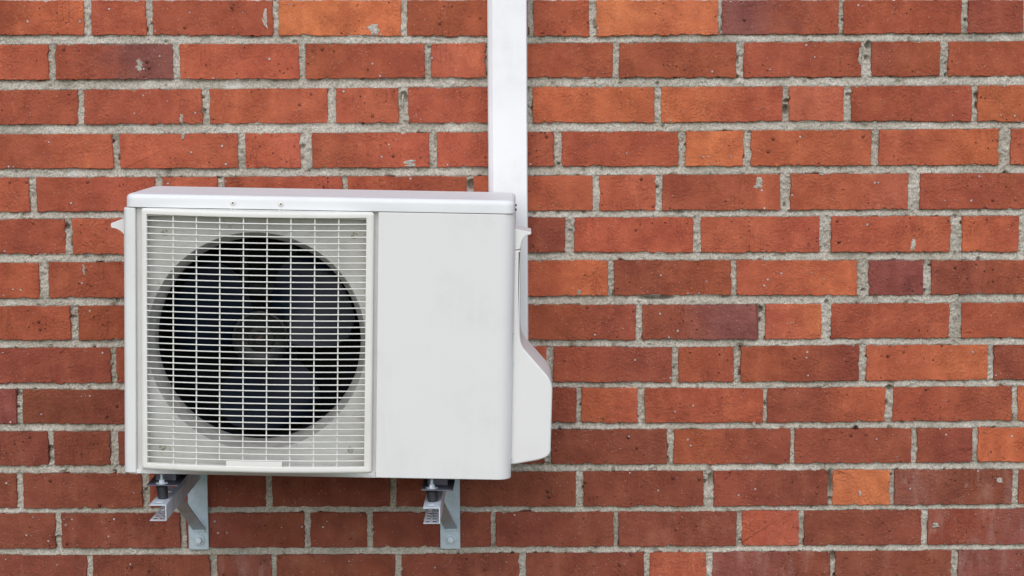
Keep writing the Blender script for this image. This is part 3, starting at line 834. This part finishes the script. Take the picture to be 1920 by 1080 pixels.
# the fan
def fan():
    mb = MB()
    n = 48
    hx, hz = -.1293, .2735
    circ = lambda r: [(r * math.cos(2 * math.pi * k / n), r * math.sin(2 * math.pi * k / n)) for k in range(n)]
    prof = [(.050, -.235), (.0585, -.245), (.0595, -.312), (.0580, -.3165), (.0545, -.3175), (.0525, -.314), (.040, -.306), (.030, -.305), (.027, -.309), (.017, -.310), (.015, -.306)]
    mb.rings([[(x, y, z) for x, z in circ(r)] for r, y in prof], True, True)
    hub = mb.build('fan', M['hub'], unit, True, 40)
    hub.location = (hx, 0, hz)
    mb = MB(); mb.cyl((0, -.300, 0), (0, -.315, 0), .0070, n=6, bev=.001); mb.build('shaft_nut', M['rust'], hub)
    # one blade, then turned copies
    nr, na = 9, 10
    front, back = [], []
    for i in range(nr + 1):
        u = i / nr
        r = .052 + (.199 - .052) * u
        lead = R(52 + 14 * u - 26 * u * u)          # swept edges
        trail = R(-38 - 6 * u + 22 * u ** 2.2)
        if u > .85: k = (u - .85) / .15; lead -= R(9) * k * k; trail += R(7) * k * k
        for j in range(na + 1):
            v = j / na
            a = trail + (lead - trail) * v
            y = -.262 + .062 * (v - .45) * (1 - .25 * u) - .010 * math.sin(math.pi * v)
            front.append((r * math.cos(a), y - .0012, r * math.sin(a))); back.append((r * math.cos(a), y + .0012, r * math.sin(a)))
    mb = MB()
    nn = len(front); mb.v = front + back
    W = na + 1
    for i in range(nr):
        for j in range(na):
            a = i * W + j
            mb.f.append((a, a + 1, a + W + 1, a + W)); mb.f.append((nn + a, nn + a + W, nn + a + W + 1, nn + a + 1))
    rim = [j for j in range(W)] + [i * W + na for i in range(1, nr + 1)] + [nr * W + j for j in range(na - 1, -1, -1)] + [i * W for i in range(nr - 1, 0, -1)]
    for k in range(len(rim)):
        a, b = rim[k], rim[(k + 1) % len(rim)]
        mb.f.append((a, nn + a, nn + b, b))
    bl = mb.build('blade', M['fan'], hub, True, 40)
    bl.rotation_euler = (0, -R(27), 0)
    for a in (147, 267):
        c = bl.copy(); COL.objects.link(c); c.parent = hub; c.rotation_euler = (0, -R(a), 0)
    # motor and its mount behind
    mb = MB(); mb.cyl((0, -.228, 0), (0, -.150, 0), .048, n=32, bev=.006); 
    mt = mb.build('fan_motor', M['mount'], unit, True); mt.location = (hx, 0, hz)
    mb = MB()
    mb.box(hx - .066, hx - .048, -.165, -.150, .070, .485, .001)
    mb.box(hx + .040, hx + .058, -.165, -.150, .070, .485, .001)
    mb.box(hx - .046, hx + .038, -.1645, -.1505, .352, .372, .001)
    mb.box(hx - .046, hx + .038, -.1645, -.1505, .180, .200, .001)
    mb.build('motor_mount', M['mount'], unit)
fan()

# the grille, bowed gently forward
GX0, GX1, GW0, GW1 = -.3622, .1127, .0097, .5494
GC, GH = (GX0 + GX1) / 2, (GX1 - GX0) / 2
def bow(x):
    u = max(-1, min(1, (x - GC) / GH)); return -.0195 * (1 - u * u)
def sag(x, w_):
    u = max(-1, min(1, (x - GC) / GH)); return w_ - .0017 * (w_ / .55) * (1 - u * u)
def grille():
    mb = MB()
    prof = [(0, -.3935, .006), (0, -.3990, .006), (.0012, -.4018, .005), (.0038, -.4032, .0035), (.0062, -.4036, .002), (.0112, -.4036, .0008), (.0124, -.4028, .0006), (.0128, -.4005, .0006), (.0128, -.3925, .0006)]
    rings = []
    for i, y, r in prof:
        lo = .0009 if i > .01 else 0
        rings.append([(x, y + bow(x) * (.55 if y > -.396 else 1), sag(x, z)) for x, z in rrect(GX0 + i, GX1 - i - (.0028 if i > .01 else 0) * 1.0, GW0 + i + lo, GW1 - i, r, 5, 18, 4)])
    mb.rings(rings, False, False)
    g = mb.build('grille', M['grille'], unit, True, 50)
    x0, x1 = GX0 + .0118, GX1 - .0146
    ns = 20
    def hbar(w_):
        m_ = MB(); rr = []
        h, d = .00128, .0024
        for k in range(ns + 1):
            x = x0 + (x1 - x0) * k / ns
            y = -.4015 + bow(x); z = sag(x, w_)
            rr.append([(x, y + d, z - h * .8), (x, y + .0006, z - h), (x, y - .0002, z - h * .5), (x, y - .0002, z + h * .5), (x, y + .0006, z + h), (x, y + d, z + h * .8)])
        m_.rings(rr)
        return m_.build('horizontal_bar', M['grille'], g, True, 60)
    for k in range(38): hbar(.0357 + (.5245 - .0357) * k / 37)
    for k in range(8):
        x = -.2955 + (.0415 + .2955) * k / 7
        m_ = MB(); rr = []
        for j in range(5):
            w_ = .0225 + (.5372 - .0225) * j / 4
            if k in (2 + 0, 3, 4): w_ = (.0365 if k == 3 else .0335) + (.5372 - .0350) * j / 4 if j == 0 else w_
            y = -.3980 + bow(x); z = sag(x, w_); h = .00118
            rr.append([(x - h, y + .004, z), (x - h, y + .0004, z), (x - h * .6, y, z), (x + h * .6, y, z), (x + h, y + .0004, z), (x + h, y + .004, z)])
        m_.rings(rr)
        m_.build('vertical_bar', M['grille'], g, True, 60)
    # underside of the bowed grille tray, running back to the casing foot
    m_ = MB(); rr = []
    for k in range(25):
        x = GX0 - .0008 + (GX1 - GX0 + .0080) * k / 24
        yt = -.3992 + bow(x) * .93
        rr.append([(x, yt, .0098), (x, yt, sag(x, .0092)), (x, -.3965 + bow(x) * .08, -.0002), (x, -.3930, -.0012), (x, -.3860, -.0012), (x, -.3860, .0098)])
    m_.rings(rr)
    m_.build('tray_lip', M['paint'], g)
    # blank name plate at the foot of the grille
    m_ = MB(); rr = []
    for k in range(9):
        x = -.1848 + (.1148) * k / 8
        y = -.4026 + bow(x); a, b = sag(x, .0215), sag(x, .0338)
        rr.append([(x, y + .004, a), (x, y, a + .0006), (x, y, b - .0006), (x, y + .0006, b), (x, y + .004, b)])
    m_.rings(rr)
    m_.build('badge_blank', M['grille'], g)
grille()

# lid
def lid():
    mb = MB()
    x0, x1, y0, y1 = -.3945, .3985, YF - .0008, YB + .004
    rings = []
    for w_, i in [(.5560, .010), (.5508, .004), (.5508, .0008), (.5514, 0), (.5660, .0001)] + [(.5680 + .0098 * math.sin(R(a)), .0001 + .0098 * (1 - math.cos(R(a)))) for a in range(0, 91, 10)] + [(.5779, .022)]:
        rings.append([(x, y, w_) for x, y in rrect(x0 + i, x1 - i, y0 + i, y1 - i, max(.020 - i * .6, .006), 8, 6, 3)])
    mb.rings(rings)
    l = mb.build('lid', M['lid'], unit, True, 60)
    for x, z in ((-.1746, .5628), (-.0770, .5622)):
        m_ = MB(); m_.cyl((x, y0 + .001, z), (x, y0 - .0030, z), .0062, .0046, n=20, bev=.0014)
        s = m_.build('screw', M['grille'], l, True, 60)
        m_ = MB()
        m_.box(x - .0018, x + .0018, y0 - .0032, y0 - .0026, z - .0008, z + .0008); m_.box(x - .0008, x + .0008, y0 - .0033, y0 - .0025, z - .0018, z + .0018)
        m_.build('screw_slot', M['black'], s)
        m_ = MB()
        for dx in (-.0048, .0034): m_.box(x + dx, x + dx + .0024, -.4026, -.3990, .5395, .5505, .0004)
        m_.build('locating_rib', M['grille'], unit)
    for y, z, s in ((-.34, .5650, .0024), (-.36, .5570, .0024)):
        m_ = MB(); m_.cyl((.398, y, z), (.4022, y, z), s, n=12, bev=.0006); m_.build('side_bolt', M['dark_metal'], l, True)
lid()

# carry handles and the valve cover on the flanks
def prism(name, pts, y0, y1, bev, mat, parent=None):
    """outline in x, w (CCW from the front) between y0 (front) and y1"""
    mb = MB()
    o1 = offset_poly(pts, bev); o2 = offset_poly(pts, bev * .3)
    mb.rings([[(p[0], y1, p[1]) for p in pts], [(p[0], y0 + bev, p[1]) for p in pts], [(p[0], y0 + bev * .3, p[1]) for p in o2], [(p[0], y0, p[1]) for p in o1]])
    return mb.build(name, mat, parent or unit, True, 50)
left = round_poly([(-.398, .470), (-.398, .5262), (-.4340, .5118), (-.4340, .5045), (-.4255, .5040), (-.4150, .4990), (-.4060, .4900), (-.4030, .470)][::-1], [0, 0, .010, .008, .003, .002, .002, 0][::1], 5)
right = round_poly([(.398, .470), (.4105, .472), (.4125, .4895), (.4215, .5010), (.4315, .5028), (.4330, .5075), (.402, .5140), (.398, .5140)], [0, .002, .010, .010, .002, .002, .003, 0], 5)
prism('handle', left, -.345, -.255, .0012, M['paint'])
lift = lambda P: [Vector((p[0] + .0004, p[1] + .0094 - .0112 * p[1])) for p in P]
prism('handle', lift(right), -.366, -.262, .0012, M['paint'])
cov = round_poly([(.397, .0170), (.4062, .0170), (.4575, .0270), (.4812, .0370), (.4826, .1950), (.4160, .2700), (.4130, .3000), (.4118, .4700), (.397, .4700)],
                 [0, .004, .010, .022, .020, .014, .010, .002, 0], 8)
prism('valve_cover', lift(cov), -.3665, -.160, .0045, M['paint'])
for w_, s in ((.040, .0022), (.302, .0016), (.24, .0018)):
    mb = MB(); mb.cyl((.397, -.3745, w_), (.4012, -.3745, w_), s, n=12, bev=.0004); mb.build('side_screw', M['galv'], unit, True)

# feet under the base: dark folded rails with a flange on each bracket mount
for xc in (-.3215, .2480):
    mb = MB()
    z = -.0265 if xc < 0 else -.0258
    mb.box(xc - .033, xc + .033, -.3905, -.125, z - .0012, z + .0012, .0005)
    mb.box(xc - .022, xc - .010 + .030, -.345, -.130, z + .0013, -.0031, .0006)
    mb.build('foot_rail', M['dark_metal'], unit)
